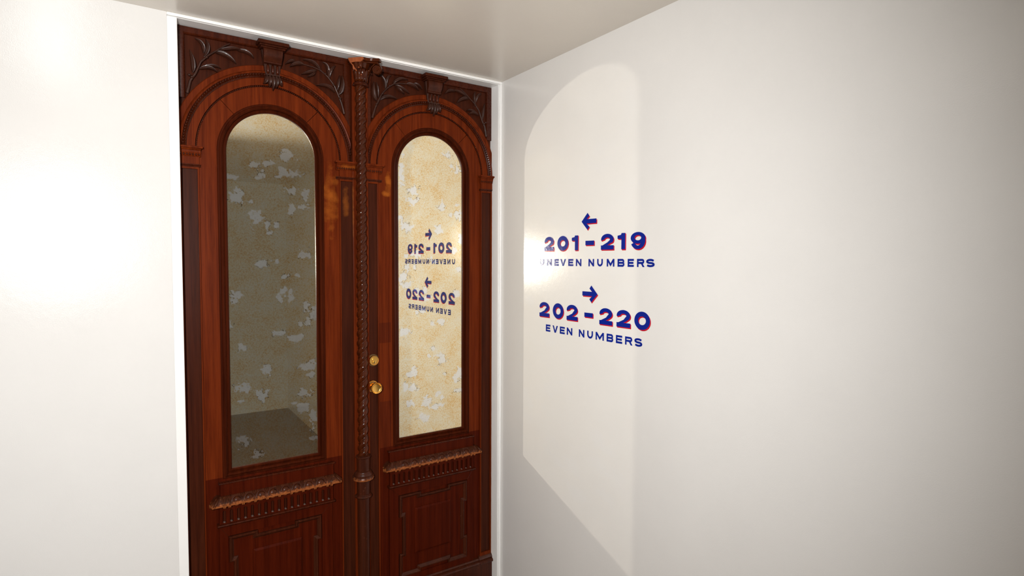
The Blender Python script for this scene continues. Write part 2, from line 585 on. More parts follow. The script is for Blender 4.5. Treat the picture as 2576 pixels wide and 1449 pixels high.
def flake_field(x, z, flakes, seed):
    best = -9.0
    for fx, fz, rx, rz in flakes:
        dx, dz = (x - fx) / rx, (z - fz) / rz
        if abs(dx) > 2.2 or abs(dz) > 2.2:
            continue
        best = max(best, 1.0 - math.sqrt(dx * dx + dz * dz))
    if best < -1.3:
        return 0.0, 0.0
    j = 1.25 * n3(x, z, 42, seed) + 0.55 * n3(x, z, 115, seed + 9)
    f = best * 0.9 + j * 0.62 - 0.02
    m = min(1.0, max(0.0, (f + 0.02) / 0.10))
    # torn rim: only here and there, mostly to the lower side
    rim = math.exp(-((f + 0.045) / 0.042) ** 2) * min(1, max(0.0, 3.0 * n3(x, z, 17, seed + 4) + 0.30))
    crack = math.exp(-((j - 0.33) / 0.03) ** 2) * (1 if f > 0.15 else 0) * 0.22
    return m, min(0.85, rim + crack)


def pane_mesh(name, parent, mirror, flakes, seed, off):
    st = 0.0021
    nx = int(2 * RP / st) + 1
    zt = CZ + RP
    nz = int((zt - ZB) / st) + 1
    idx, vs, fs, col = {}, [], [], []
    w = -0.010
    for j in range(nz + 1):
        z = ZB + (zt - ZB) * j / nz
        half = RP if z <= CZ else math.sqrt(max(0.0, RP * RP - (z - CZ) ** 2))
        for i in range(nx + 1):
            x = CX - half + 2 * half * i / nx
            idx[i, j] = len(vs)
            vs.append((x, -(w - 0.0034 * (x - CX)), z))
            col.append(flake_field(x, z, flakes, seed))
    for j in range(nz):
        for i in range(nx):
            q = (idx[i, j], idx[i + 1, j], idx[i + 1, j + 1], idx[i, j + 1])
            fs.append(q)
    vs = [(2 * AX - v[0], v[1], v[2]) if mirror else v for v in vs]
    me = bpy.data.meshes.new(name)
    me.from_pydata([(v[0] - off[0], v[1] + DY - off[1], v[2] - off[2]) for v in vs], [], fs)
    at = me.color_attributes.new('flake', 'FLOAT_COLOR', 'POINT')
    for k, (a, b) in enumerate(col):
        at.data[k].color = (a, b, 0, 1)
    me.materials.append(M_GLASS)
    o = bpy.data.objects.new(name, me)
    COL.objects.link(o)
    o.parent = parent
    return o


def leaf_strip(b, p0, p1, p2, width, w0=0.001, w1=0.011, w2=0.006, n=9):
    """one carved leaf: quadratic spine, lens outline, grooved midrib"""
    A, B, Cc = Vector(p0), Vector(p1), Vector(p2)
    B = B * 2 - (A + Cc) * 0.5
    vs, fs = [], []
    for i in range(n + 1):
        t = i / n
        p = A * (1 - t) ** 2 + B * 2 * t * (1 - t) + Cc * t * t
        d = ((B - A) * (1 - t) + (Cc - B) * t)
        d.normalize()
        nn = Vector((-d.y, d.x))
        hw = width * 0.5 * (math.sin(PI * min(1, t ** 0.8 * 0.97 + 0.03)) ** 0.8 * 0.95 + 0.05)
        w = w0 * (1 - t) ** 2 + w1 * 2 * t * (1 - t) * 1.6 + w2 * t * t
        for q, dw in ((-1, -0.65), (-0.62, 0.0), (-0.25, -0.05), (0, -0.25), (0.25, 0.02), (0.62, 0.06), (1, -0.6)):
            x = p + nn * hw * q
            vs.append((x.x, -max(-0.009, w + dw * 0.0062 - (0.004 if abs(q) == 1 else 0)), x.y))
    m = 7
    for i in range(n):
        for k in range(m - 1):
            fs.append((i * m + k, (i + 1) * m + k, (i + 1) * m + k + 1, i * m + k + 1))
    # back skin
    fs += [(i * m, i * m + m - 1, (i + 1) * m + m - 1, (i + 1) * m) for i in range(n)]
    b.add(vs, fs)


BRANCH_IN = dict(
    stem=[(-.595, 2.204), (-.584, 2.243), (-.570, 2.275), (-.554, 2.309), (-.530, 2.336), (-.503, 2.356), (-.474, 2.364), (-.441, 2.368), (-.402, 2.374)],
    leaves=[((-.573, 2.277), (-.588, 2.309), (-.586, 2.352), .022), ((-.568, 2.292), (-.572, 2.324), (-.578, 2.352), .013),
            ((-.537, 2.334), (-.541, 2.362), (-.562, 2.386), .018), ((-.532, 2.341), (-.530, 2.374), (-.511, 2.390), .015),
            ((-.558, 2.284), (-.530, 2.302), (-.486, 2.297), .017), ((-.503, 2.356), (-.477, 2.382), (-.437, 2.385), .016),
            ((-.490, 2.355), (-.462, 2.345), (-.430, 2.329), .016), ((-.486, 2.350), (-.471, 2.335), (-.453, 2.324), .012),
            ((-.441, 2.370), (-.412, 2.367), (-.388, 2.349), .018), ((-.410, 2.374), (-.392, 2.372), (-.372, 2.356), .014)],
    knots=[(-.552, 2.308), (-.578, 2.262), (-.520, 2.345)])
BRANCH_OUT = dict(
    stem=[(-.047, 2.196), (-.057, 2.240), (-.073, 2.266), (-.090, 2.309), (-.115, 2.337), (-.143, 2.360), (-.163, 2.378), (-.184, 2.392)],
    leaves=[((-.066, 2.271), (-.067, 2.305), (-.056, 2.346), .018), ((-.103, 2.333), (-.114, 2.363), (-.106, 2.392), .016),
            ((-.101, 2.345), (-.096, 2.372), (-.074, 2.387), .016), ((-.136, 2.354), (-.172, 2.350), (-.203, 2.325), .020),
            ((-.145, 2.361), (-.190, 2.377), (-.222, 2.376), .014), ((-.208, 2.376), (-.240, 2.374), (-.262, 2.356), .016),
            ((-.086, 2.286), (-.116, 2.296), (-.144, 2.282), .015), ((-.092, 2.291), (-.127, 2.304), (-.153, 2.298), .012)],
    knots=[(-.062, 2.252), (-.108, 2.328), (-.054, 2.258)])


def build_leaf(name, mirror, label):
    base = Vector((2 * AX - (LX0 + LX1) / 2 if mirror else (LX0 + LX1) / 2, DY, 0.0))
    root = root_at(name, base)
    tag(root, label, 'door', kind='structure')

    def part(pname, b, m, parent=None, **kw):
        vs = [((2 * AX - x if mirror else x) - base.x, y + DY - base.y, z - base.z) for x, y, z in b.v]
        return link(pname, vs, b.f, m, parent or root, **kw)

    # ---- structural boards
    big = 0.028
    hole = pane_outline(RP + 0.030, ZB - 0.026)
    spring = CZ
    # lower body with square side boards (stiles) and the board under the spring line
    zl = ZB - 0.026
    part('bottom_boards', MB().plate([(LX0, 0.06), (LX1, 0.06), (LX1, zl), (LX0, zl)], [], -0.030, 0.0), W_DIM_RED)
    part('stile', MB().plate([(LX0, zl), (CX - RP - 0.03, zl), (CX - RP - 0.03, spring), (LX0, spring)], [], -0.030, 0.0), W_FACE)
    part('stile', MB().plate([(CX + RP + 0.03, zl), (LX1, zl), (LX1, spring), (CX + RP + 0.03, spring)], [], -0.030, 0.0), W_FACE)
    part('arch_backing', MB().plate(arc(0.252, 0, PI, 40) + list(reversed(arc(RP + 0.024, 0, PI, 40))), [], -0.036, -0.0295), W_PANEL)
    # arch boards: three segments with open radial joints
    for a0, a1 in ((0, 0.80), (0.808, 2.30), (2.308, PI)):
        poly = arc(0.250, a0, a1, 18) + list(reversed(arc(RP + 0.030, a0, a1, 18)))
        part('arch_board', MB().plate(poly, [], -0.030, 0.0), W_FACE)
    # spandrel panel behind the arch
    b = MB().plate([(LX0, spring), (CX - 0.246, spring)] + list(reversed(arc(0.246, 0, PI, 40)))[1:-1] +
                   [(CX + 0.246, spring), (LX1, spring), (LX1, ZS - 0.002), (LX0, ZS - 0.002)], [], -0.030, -0.009)
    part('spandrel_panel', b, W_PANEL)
    # edge fillets of the spandrel
    fr = [(0, -0.010), (0, 0.0), (0.0035, 0.0015), (0.020, 0.0015), (0.024, -0.002), (0.026, -0.009)]
    b = MB().sweep([(LX1, spring + 0.17), (LX1, ZS - 0.002), (LX0 + 0.031, ZS - 0.002), (LX0 + 0.031, spring + 0.10)], fr)
    part('spandrel_border', b, W_MOULD, smooth=True, angle=0.5)
    # archivolt mouldings, clipped by the leaf edges
    def rim(r0, prof):
        bm_ = MB().sweep([(CX + r0 * math.cos(t), CZ + r0 * math.sin(t)) for t in [PI - PI * i / 72 for i in range(73)]], prof)
        lo, hi = LX0 + 0.0355, LX1 - 0.0005
        bm = bmesh.new()
        vv = [bm.verts.new(v) for v in bm_.v]
        for f in bm_.f:
            bm.faces.new([vv[i] for i in f])
        for x, nx_ in ((lo, -1), (hi, 1)):
            bmesh.ops.bisect_plane(bm, geom=bm.verts[:] + bm.edges[:] + bm.faces[:], plane_co=(x, 0, 0), plane_no=(nx_, 0, 0), clear_outer=True)
        bm.verts.index_update()
        out_ = MB()
        out_.v = [tuple(v.co) for v in bm.verts]
        out_.f = [tuple(v.index for v in f.verts) for f in bm.faces]
        bm.free()
        return out_
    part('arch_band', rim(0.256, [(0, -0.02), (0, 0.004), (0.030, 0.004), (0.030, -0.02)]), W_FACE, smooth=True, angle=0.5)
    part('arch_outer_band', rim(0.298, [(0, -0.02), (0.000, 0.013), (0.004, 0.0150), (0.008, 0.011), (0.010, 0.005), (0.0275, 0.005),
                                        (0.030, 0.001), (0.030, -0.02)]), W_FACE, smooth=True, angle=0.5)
    part('arch_cove', rim(0.283, [(0, -0.02), (0, 0.010), (0.003, 0.0125), (0.006, 0.009), (0.011, 0.0065), (0.016, 0.010), (0.016, -0.02)]),
         W_MOULD, smooth=True, angle=0.5)
    # carved bead rows: small beads strung round both rings
    b = MB()
    nb = 116
    for i in range(nb):
        a = 0.045 + (PI - 0.09) * (i + 0.5) / nb
        r = 0.252
        b.blob((CX + r * math.cos(a), -0.004, CZ + r * math.sin(a)), (0.0026, 0.0036, 0.0026), 8, 5)
    o = part('bead_row', b, W_MOULD, smooth=True, angle=0)
    o['kind'] = 'stuff'
    b = MB()
    nb = 92
    for i in range(nb):
        a = (PI) * (i + 0.5) / nb
        for r, s in ((0.2935, 1.0), (0.2870, 0.7)):
            x, z = CX + r * math.cos(a), CZ + r * math.sin(a)
            if LX0 + 0.036 < x < LX1 - 0.004:
                b.blob((x, -0.0095, z), (0.0036 * s, 0.0050, 0.0036 * s), 8, 5)
    o = part('leaf_and_dart_row', b, W_MOULD, smooth=True, angle=0)
    o['kind'] = 'stuff'

    # ---- glazing bead round the pane
    prof = [(0.0, -0.014), (0.0, -0.004), (0.004, 0.0005), (0.008, -0.001), (0.011, -0.003), (0.0135, 0.0045), (0.018, 0.0090),
            (0.023, 0.0065), (0.0255, 0.0030), (0.029, 0.0030), (0.032, 0.0), (0.032, -0.014)]
    path = list(reversed(pane_outline(RP, ZB)))
    part('glazing_bead', MB().sweep(path, prof, closed=True), W_BEAD, smooth=True, angle=0.45)
    fl_ = FLAKES if not mirror else [(x * 1.0 + random.uniform(-.02, .02), 0.85 + (2.98 - z - 0.85) * 0.97, a, c) for x, z, a, c in FLAKES]
    pane_mesh('glass_pane', root, mirror, fl_, 3.0 if not mirror else 17.0, base)
    tag(root.children[-1], 'foxed antique mirror glass with peeling white flakes')

    # ---- pilasters under the arch
    def pilaster(x0, x1, xi0, xi1, vis0, vis1):
        b = MB()
        b.slab(x0, x1, 0.19, 1.950, -0.004, 0.007)
        hole = [(xi0, 0.235), (xi1, 0.235), (xi1, 1.937), (xi0, 1.937)]
        b = MB().plate([(x0, 0.19), (x1, 0.19), (x1, 1.95), (x0, 1.95)], [hole], -0.004, 0.008)
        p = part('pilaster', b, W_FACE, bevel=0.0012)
        bb = MB().slab(xi0 - 0.001, xi1 + 0.001, 0.234, 1.938, -0.004, 0.0012)
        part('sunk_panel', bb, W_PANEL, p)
        # impost: ring, neck, dentils, abacus
        bb = MB().slab(vis0, vis1, 1.9485, 1.9535, 0, 0.014).slab(vis0, vis1, 1.9435, 1.9485, 0, 0.0105)
        part('astragal_ring', bb, W_MOULD, p, bevel=0.002)
        part('impost_neck', MB().slab(x0, x1, 1.953, 1.979, 0, 0.0095), W_FACE, p)
        bb = MB()
        sides = [(x0 - 0.002, -0.0), ]
        bb.sweep([(vis1, 1.979), (vis0, 1.979)], [(0, 0.0), (0, 0.010), (-0.003, 0.0125), (-0.009, 0.014), (-0.012, 0.016), (-0.0205, 0.017),
                                                  (-0.0215, 0.020), (-0.026, 0.0235), (-0.0315, 0.025), (-0.034, 0.025), (-0.034, 0.0)])
        part('impost_cap', bb, W_FACE, p, smooth=True, angle=0.5)
        bb = MB().slab(vis0 - 0.006, vis1 + 0.006, 2.006, 2.0135, 0, 0.029)
        part('abacus', bb, W_FACE, p, bevel=0.002)
        nd = max(4, int((vis1 - vis0) / 0.0085))
        bb = MB()
        for i in range(nd):
            cx = vis0 + (vis1 - vis0) * (i + 0.5) / nd
            bb.blob((cx, -0.0135, 1.9865), (0.0032, 0.0050, 0.0045), 8, 5)
        o = part('dentil_row', bb, W_MOULD, p, smooth=True, angle=0)
        o['kind'] = 'stuff'
        # foot
        bb = MB().sweep([(vis1 + 0.004, 0.186), (vis0 - 0.004, 0.186)], [(0, 0), (0, 0.024), (-0.006, 0.026), (-0.013, 0.023), (-0.016, 0.016),
                                                                       (-0.022, 0.0175), (-0.028, 0.014), (-0.034, 0.0095), (-0.038, 0.0)])
        part('pilaster_foot', bb, W_SCUFF, p, smooth=True, angle=0.5)
    pilaster(-0.6490, -0.5720, -0.6480, -0.5765, -0.6490, -0.5585)
    pilaster(-0.0785, -0.0175, -0.0735, -0.0235, -0.0835, -0.0178)

    # ---- keystone
    k = part('keystone', MB().plate([(-.360, 2.392), (-.287, 2.392), (-.300, 2.300), (-.349, 2.300)], [], -0.006, 0.016), W_CARVE, bevel=0.002)
    bb = MB().slab(-.366, -.281, 2.392, 2.398, 0, 0.040).slab(-.371, -.276, 2.398, 2.404, 0, 0.045).slab(-.377, -.270, 2.404, 2.4165, 0, 0.051)
    part('keystone_cornice', bb, W_PANEL, k, bevel=0.002)
    bb = MB()
    pr_ = [(2.392, 0.036), (2.388, 0.039), (2.374, 0.040), (2.362, 0.036), (2.354, 0.029), (2.350, 0.026), (2.346, 0.028), (2.343, 0.027), (2.340, 0.016)]
    vs, fs = [], []
    for z, w in pr_:
        t = (2.392 - z) / 0.09
        for x in (-.357 + 0.006 * t, -.290 - 0.006 * t):
            vs.append((x, -w, z))
    for z, w in pr_:
        t = (2.392 - z) / 0.09
        for x in (-.357 + 0.006 * t, -.290 - 0.006 * t):
            vs.append((x, 0.0, z))
    n = len(pr_)
    for i in range(n - 1):
        a = 2 * i
        fs += [(a, a + 1, a + 3, a + 2), (a, a + 2, a + 2 + 2 * n, a + 2 * n), (a + 1, a + 1 + 2 * n, a + 3 + 2 * n, a + 3)]
    fs += [(0, 2 * n, 2 * n + 1, 1), (2 * n - 2, 2 * n - 1, 4 * n - 1, 4 * n - 2)]
    bb.add(vs, fs)
    part('corbel_scroll', bb, W_SCUFF, k, smooth=True, angle=0.6)
    bb = MB()
    for x in (-.341, -.3245, -.308):
        bb.tube([(x, -0.016, 2.340), (x, -0.020, 2.330), (x, -0.020, 2.314), (x, -0.017, 2.304)], [0.003, 0.0055, 0.0055, 0.003], 8)
    part('bead_flutes', bb, W_MOULD, k, smooth=True, angle=0)
    bb = MB().slab(-.350, -.299, 2.2985, 2.304, 0, 0.026)
    part('drop_fillet', bb, W_CARVE, k, bevel=0.0015)
    for i in range(5):
        q = (i - 2) / 2
        bb = MB()
        x0 = CX - 0.001 + q * 0.021
        leaf_strip(bb, (x0, 2.301), (x0 * 0.55 + (CX - 0.001 + q * 0.029) * 0.45, 2.277), (CX - 0.001 + q * (0.034 if abs(q) == 1 else 0.022), 2.268 - (1 - abs(q)) * 0.021),
                   0.017, 0.024, 0.028, 0.020)
        part('acanthus_lobe', bb, W_CARVE, k, smooth=True, angle=0.7)

    # ---- carved branches
    for br in (BRANCH_IN, BRANCH_OUT):
        bb = MB()
        n = len(br['stem'])
        pts, rad = [], []
        for i, (x, z) in enumerate(br['stem']):
            pts.append((x, -(0.001 + 0.006 * math.sin(PI * (i + .5) / n)), z))
            rad.append(0.0047 - 0.0027 * i / (n - 1) + (0.0012 if i == 0 else 0))
        bb.tube(pts, rad, 8)
        for x, z in br['knots']:
            bb.blob((x, -0.007, z), (0.006, 0.006, 0.0045), 8, 5)
        st = part('carved_branch', bb, W_CARVE, smooth=True, angle=0.9)
        for p0, p1, p2, wd_ in br['leaves']:
            bb = MB()
            leaf_strip(bb, p0, p1, p2, wd_)
            part('leaf', bb, W_CARVE, st, smooth=True, angle=0.8)

    # ---- apron, carved cornice, fluted frieze
    b = MB().plate([(-.534, .764), (-.124, .764), (-.124, .8075), (-.534, .8075)], [], -0.004, 0.020)
    part('apron', b, W_DIM_RED, bevel=0.002)
    b = MB().slab(-.5395, -.1185, .8065, .8120, 0, 0.0235)
    part('apron_fillet', b, W_MOULD, bevel=0.002)
    # returned ovolo that carries the eggs
    prof = [(-.7645, 0.020), (-.766, 0.026), (-.761, 0.034), (-.751, 0.042), (-.741, 0.047), (-.734, 0.046), (-.7295, 0.040), (-.727, 0.024)]
    b = MB()
    vs, fs = [], []
    for z, w in prof:
        e = w - 0.020
        z = -z
        vs += [(-.5315 - e, 0.0, z), (-.5315 - e, -w, z), (-.1195 + e, -w, z), (-.1195 + e, 0.0, z)]
    for i in range(len(prof) - 1):
        a = 4 * i
        for q in range(3):
            fs.append((a + q, a + q + 1, a + q + 5, a + q + 4))
    fs += [(0, 1, 2, 3), tuple(4 * (len(prof) - 1) + q for q in (3, 2, 1, 0))]
    b.add(vs, fs)
    cor = part('carved_cornice', b, W_WORN, smooth=True, angle=0.5)
    tag(cor, 'egg and dart moulding worn to bare orange wood along its lower edge')
    L = 0.412
    egg_x = [0.135 + 0.108 * 0, 0.245, 0.355, 0.455, 0.565, 0.665, 0.765, 0.865]
    for t in egg_x:
        x = -.5315 + L * t
        bb = MB().blob((x, -0.0365, .7435), (0.0165, 0.0105, 0.0170), 14, 8)
        part('egg', bb, W_WORN, cor, smooth=True, angle=0)
        bb = MB()
        bb.tube([(x + 0.0182 * math.cos(a), -0.0385 - 0.0075 * (1 - math.sin(a)), .7425 + 0.0225 * math.sin(a)) for a in [PI * i / 12 for i in range(13)]],
                0.0022, 6)
        part('egg_rim', bb, W_SCUFF, cor, smooth=True, angle=0)
    darts = [(egg_x[i] + egg_x[i + 1]) / 2 for i in range(len(egg_x) - 1)] + [0.035, 0.075, 0.925, 0.965]
    for t in darts:
        x = -.5315 + L * t
        bb = MB()
        for q in (-1, 0, 1):
            bb.tube([(x + q * 0.0058, -0.026, .7655), (x + q * 0.0055, -0.038, .757), (x + q * 0.0045, -0.0465, .743), (x + q * 0.0030, -0.0485, .7290)],
                    [0.0016, 0.0026, 0.0024, 0.0014], 6)
        part('dart', bb, W_WORN, cor, smooth=True, angle=0)
    for s, x in ((-1, -.5315), (1, -.1195)):      # acanthus at the returned corners
        bb = MB()
        for q in range(5):
            u = q / 4
            bb.tube([(x + s * (0.002 + 0.004 * u), -0.022 - 0.010 * (1 - u), .766), (x + s * (0.012 + 0.006 * u), -0.036 - 0.012 * (1 - u), .752),
                     (x + s * (0.020 + 0.009 * u), -0.040 - 0.010 * (1 - u) + 0.02 * u, .741), (x + s * (0.024 + 0.006 * u), -0.038 + 0.02 * u, .7295)],
                    [0.002, 0.0042, 0.0048, 0.0026], 7)
        part('corner_acanthus', bb, W_WORN, cor, smooth=True, angle=0)
    # fluted frieze
    NF = 17
    fx0, fx1 = -.5315, -.1195
    pitch = (fx1 - fx0 - 0.010) / NF
    holes = []
    for i in range(NF):
        cx = fx0 + 0.005 + pitch * (i + 0.5)
        r = 0.0052
        hz0, hz1 = .6640, .7040
        holes.append([(cx - r, hz0), (cx + r, hz0), (cx + r, hz1)] + [(cx + r * math.cos(a), hz1 + r * math.sin(a)) for a in (PI / 4, PI / 2, 3 * PI / 4)] + [(cx - r, hz1)])
    b = MB().plate([(fx0, .6595), (fx1, .6595), (fx1, .722), (fx0, .722)], holes, 0.004, 0.0185)
    fz = part('fluted_frieze', b, W_DIM_RED, bevel=0.0008, seg=1)
    bb = MB().slab(fx0 + 0.001, fx1 - 0.001, .660, .7215, -0.004, 0.0065)
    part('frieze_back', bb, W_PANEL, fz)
    for i in range(NF):
        cx = fx0 + 0.005 + pitch * (i + 0.5)
        bb = MB().blob((cx, -0.0110, .6640), (0.0050, 0.0078, 0.0038), 10, 6)
        part('flute_drop', bb, W_GREY, fz, smooth=True, angle=0)
    b = MB().sweep([(-.113, .6490), (-.538, .6490)], [(0, -0.002), (0, 0.021), (-0.003, 0.0245), (-0.0065, 0.0265), (-0.0095, 0.0255), (-0.011, 0.020), (-0.011, -0.002)])
    part('frieze_ledge', b, W_MOULD, smooth=True, angle=0.6)

    # ---- lower panel
    b = MB().plate([(-.5315, .2130), (-.1195, .2130), (-.1195, .6495), (-.5315, .6495)],
                   [[(-.489, .2400), (-.149, .2400), (-.149, .6065), (-.489, .6065)]], -0.004, 0.0075)
    lp = part('lower_panel_border', b, W_DIM_RED, bevel=0.001)
    bb = MB()
    for x0, z0, x1, z1 in ((-.5315, .6495, -.489, .6065), (-.1195, .6495, -.149, .6065)):
        bb.tube([(x0, -0.0075, z0), (x1, -0.0075, z1)], 0.0006, 4)
    part('mitre_line', bb, W_PANEL, lp)
    bb = MB().slab(-.490, -.148, .239, .6075, -0.010, 0.0008)
    part('sunk_field', bb, W_DIM_RED, lp)
    st_ = 0.0145
    x0, x1, z0, z1 = -.486, -.152, .2420, .6040
    ua, ub = -.385, -.250
    za, zb_ = .345, .508
    outl = [(x0, z1), (ua, z1), (ua, z1 - st_), (ub, z1 - st_), (ub, z1), (x1, z1), (x1, zb_), (x1 - st_, zb_), (x1 - st_, za), (x1, za),
            (x1, z0), (ub, z0), (ub, z0 + st_), (ua, z0 + st_), (ua, z0), (x0, z0), (x0, za), (x0 + st_, za), (x0 + st_, zb_), (x0, zb_)]
    prof = [(0.0, -0.006), (0.0, 0.0100), (-0.0025, 0.0135), (-0.006, 0.0135), (-0.0085, 0.0105), (-0.0125, 0.0060), (-0.0155, 0.0040), (-0.017, -0.006)]
    bb = MB().sweep(outl, prof, closed=True)
    part('stepped_moulding', bb, W_SCUFF, lp, smooth=True, angle=0.5)
    rx0, rx1, rz0, rz1 = -.414, -.232, .328, .534
    bb = MB()
    vs = [(rx0, 0.004, rz0), (rx1, 0.004, rz0), (rx1, 0.004, rz1), (rx0, 0.004, rz1)]
    for d, w in ((0, 0.0), (0.0015, 0.004), (0.0095, 0.0075)):
        vs += [(rx0 + d, -w, rz0 + d), (rx1 - d, -w, rz0 + d), (rx1 - d, -w, rz1 - d), (rx0 + d, -w, rz1 - d)]
    fs = [(0, 1, 2, 3)]
    for i in range(3):
        for q in range(4):
            fs.append((4 * i + q, 4 * i + (q + 1) % 4, 4 * i + 4 + (q + 1) % 4, 4 * i + 4 + q))
    fs.append((12, 13, 14, 15))
    bb.add(vs, fs)
    part('raised_field', bb, W_DIM_RED, lp)

    # ---- base moulding and plinth
    b = MB().sweep([(-.084, .1860), (-.565, .1860)], [(0, 0.0), (0, 0.020), (-0.005, 0.0215), (-0.011, 0.018), (-0.014, 0.011), (-0.020, 0.0125), (-0.026, 0.0085),
                                                       (-0.029, 0.0)])
    part('base_moulding', b, W_SCUFF, smooth=True, angle=0.5)
    b = MB().slab(LX0, LX1, 0.012, .187, -0.03, 0.0175)
    part('kick_plinth', b, W_SCUFF, bevel=0.003)
    # darker repair pieces let into the lock stile
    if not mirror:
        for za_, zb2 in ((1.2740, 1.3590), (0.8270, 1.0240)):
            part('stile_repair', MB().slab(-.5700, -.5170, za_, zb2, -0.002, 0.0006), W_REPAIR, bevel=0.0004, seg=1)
    return root, part


door_r, part_r = build_leaf('door_1', False, 'right leaf of dark carved mahogany double doors, with brass knob and lock')
door_l, part_l = build_leaf('door_2', True, 'left leaf of dark carved mahogany double doors, half cut off by photo edge')

# ------------------------------------------------------------------ twisted column on the meeting stile (part of the right leaf)
AXX, AXY = -0.6508, 0.036      # column axis in the world
cw = AXY - DY                  # in leaf coordinates (y)
b = MB().slab(-.6800, -.6155, 0.19, 2.423, -0.004, 0.0105)
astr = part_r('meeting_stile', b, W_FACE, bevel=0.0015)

ZT0, ZT1 = 0.8185, 2.3175
NZ, NA = 1180, 32
pit = 0.03935
vs, fs = [], []
for i in range(NZ + 1):
    z = ZT0 + (ZT1 - ZT0) * i / NZ
    for k in range(NA):
        a = 2 * PI * k / NA
        # a = 0 points right (+x), -pi/2 faces the viewer; grooves climb to the right
        ph = z / pit - 2 * (a + PI / 2) / (2 * PI) + 0.2
        q = ph % 1.0
        if q < 0.78:
            r = 0.0128 + 0.0096 * math.sin(PI * q / 0.78) ** 0.62
        else:
            r = 0.0128 + 0.0060 * math.sin(PI * (q - 0.78) / 0.22) ** 0.7
        vs.append((AXX + r * math.cos(a), cw + r * math.sin(a), z))
for i in range(NZ):
    for k in range(NA):
        j = (k + 1) % NA
        fs.append((i * NA + k, i * NA + j, (i + 1) * NA + j, (i + 1) * NA + k))
b = MB()
b.add(vs, fs)
twist = part_r('twisted_column', b, W_TWIST, smooth=True, angle=0)
tag(twist, 'glossy rope-twist column covering the meeting stile')

b = MB().lathe(AXX, cw, [(0.020, 2.3150), (0.029, 2.3160), (0.0315, 2.3195), (0.0305, 2.3225), (0.027, 2.3250), (0.0285, 2.3275), (0.024, 2.3300), (0.02, 2.331)])
part_r('neck_ring', b, W_MOULD, twist, smooth=True, angle=0.6)
b = MB().lathe(AXX, cw, [(0.018, .8080), (0.026, .8085), (0.0305, .8120), (0.0305, .8155), (0.027, .8185), (0.0285, .8205), (0.024, .8225), (0.018, .823)])
part_r('lower_ring', b, W_SCUFF, twist, smooth=True, angle=0.6)
b = MB().lathe(AXX, cw, [(0.0, .7500), (0.0265, .7500), (0.0268, .8090), (0.0, .8090)])
part_r('drum', b, W_SCUFF, twist, smooth=True, angle=0.6)
b = MB().lathe(AXX, cw, [(0.022, .7175), (0.033, .7180), (0.0425, .7225), (0.0445, .7285), (0.0425, .7345), (0.0375, .7380), (0.0385, .7410), (0.0355, .7460), (0.0345, .7490),
                         (0.0320, .7510), (0.0310, .7545), (0.0265, .7580), (0.02, .7585)])
b.slab(-.6850, -.6150, .7190, .7345, 0, 0.020).slab(-.681, -.619, .7345, .7460, 0, 0.0165).slab(-.678, -.622, .7460, .756, 0, 0.013)
part_r('collar', b, W_COLLAR, twist, smooth=True, angle=0.6)
b = MB().lathe(AXX, cw, [(0.0, .655), (0.0262, .655), (0.0268, .7200), (0.0, .7200)])
part_r('drum', b, W_SCUFF, twist, smooth=True, angle=0.6)
b = MB().lathe(AXX, cw, [(0.018, .6430), (0.0275, .6435), (0.0335, .6475), (0.0345, .6515), (0.0320, .6555), (0.0290, .6570), (0.0285, .6600), (0.02, .6605)])
part_r('lower_ring', b, W_SCUFF, twist, smooth=True, angle=0.6)
b = MB().lathe(AXX, cw, [(0.0, .19), (0.0235, .19), (0.0250, .6450), (0.0, .6450)])
part_r('shaft', b, W_SCUFF, twist, smooth=True, angle=0.6)
b = MB().lathe(AXX, cw, [(0.0, .13), (0.036, .13), (0.038, .150), (0.034, .165), (0.030, .172), (0.028, .190), (0.0, .190)])
b.slab(-.690, -.611, 0.013, .130, -0.0, 0.062)
part_r('column_foot', b, W_SCUFF, twist, smooth=True, angle=0.6)

# capital
b = MB().lathe(AXX, cw, [(0.018, 2.328), (0.0225, 2.329), (0.0235, 2.340), (0.0250, 2.355), (0.0285, 2.372), (0.0350, 2.392), (0.0400, 2.401), (0.02, 2.4015)])
part_r('capital_bell', b, W_TWIST, twist, smooth=True, angle=0.8)


def abacus(zlo, zhi, grow):
    """concave-sided abacus; its front left corner is broken away"""
    g = grow
    pts = [(-0.046 - g, 0.024), (-0.047 - g, 0.004), (-0.006, -0.041 - g)]
    c1, c2 = (0.053 + g, -0.064 - g), (0.067 + g, -0.051 - g)
    for i in range(1, 8):
        t = i / 8
        pts.append((pts[2][0] * (1 - t) + c1[0] * t, pts[2][1] * (1 - t) + c1[1] * t + 0.006 * math.sin(PI * t)))
    pts += [c1, c2]
    for i in range(1, 6):
        t = i / 6
        pts.append((c2[0] * (1 - t) + (0.048 + g) * t - 0.010 * math.sin(PI * t), c2[1] * (1 - t) + 0.024 * t))
    pts.append((0.048 + g, 0.024))
    n = len(pts)
    v = [(AXX + p[0], cw + p[1], zlo) for p in pts] + [(AXX + p[0], cw + p[1], zhi) for p in pts]
    f = [tuple(range(n)), tuple(n + i for i in reversed(range(n)))] + [(i, (i + 1) % n, (i + 1) % n + n, i + n) for i in range(n)]
    return v, f


b = MB()
b.add(*abacus(2.4010, 2.4070, -0.004))
b.add(*abacus(2.4075, 2.4205, 0.001))
part_r('abacus', b, W_TWIST, twist, bevel=0.002)
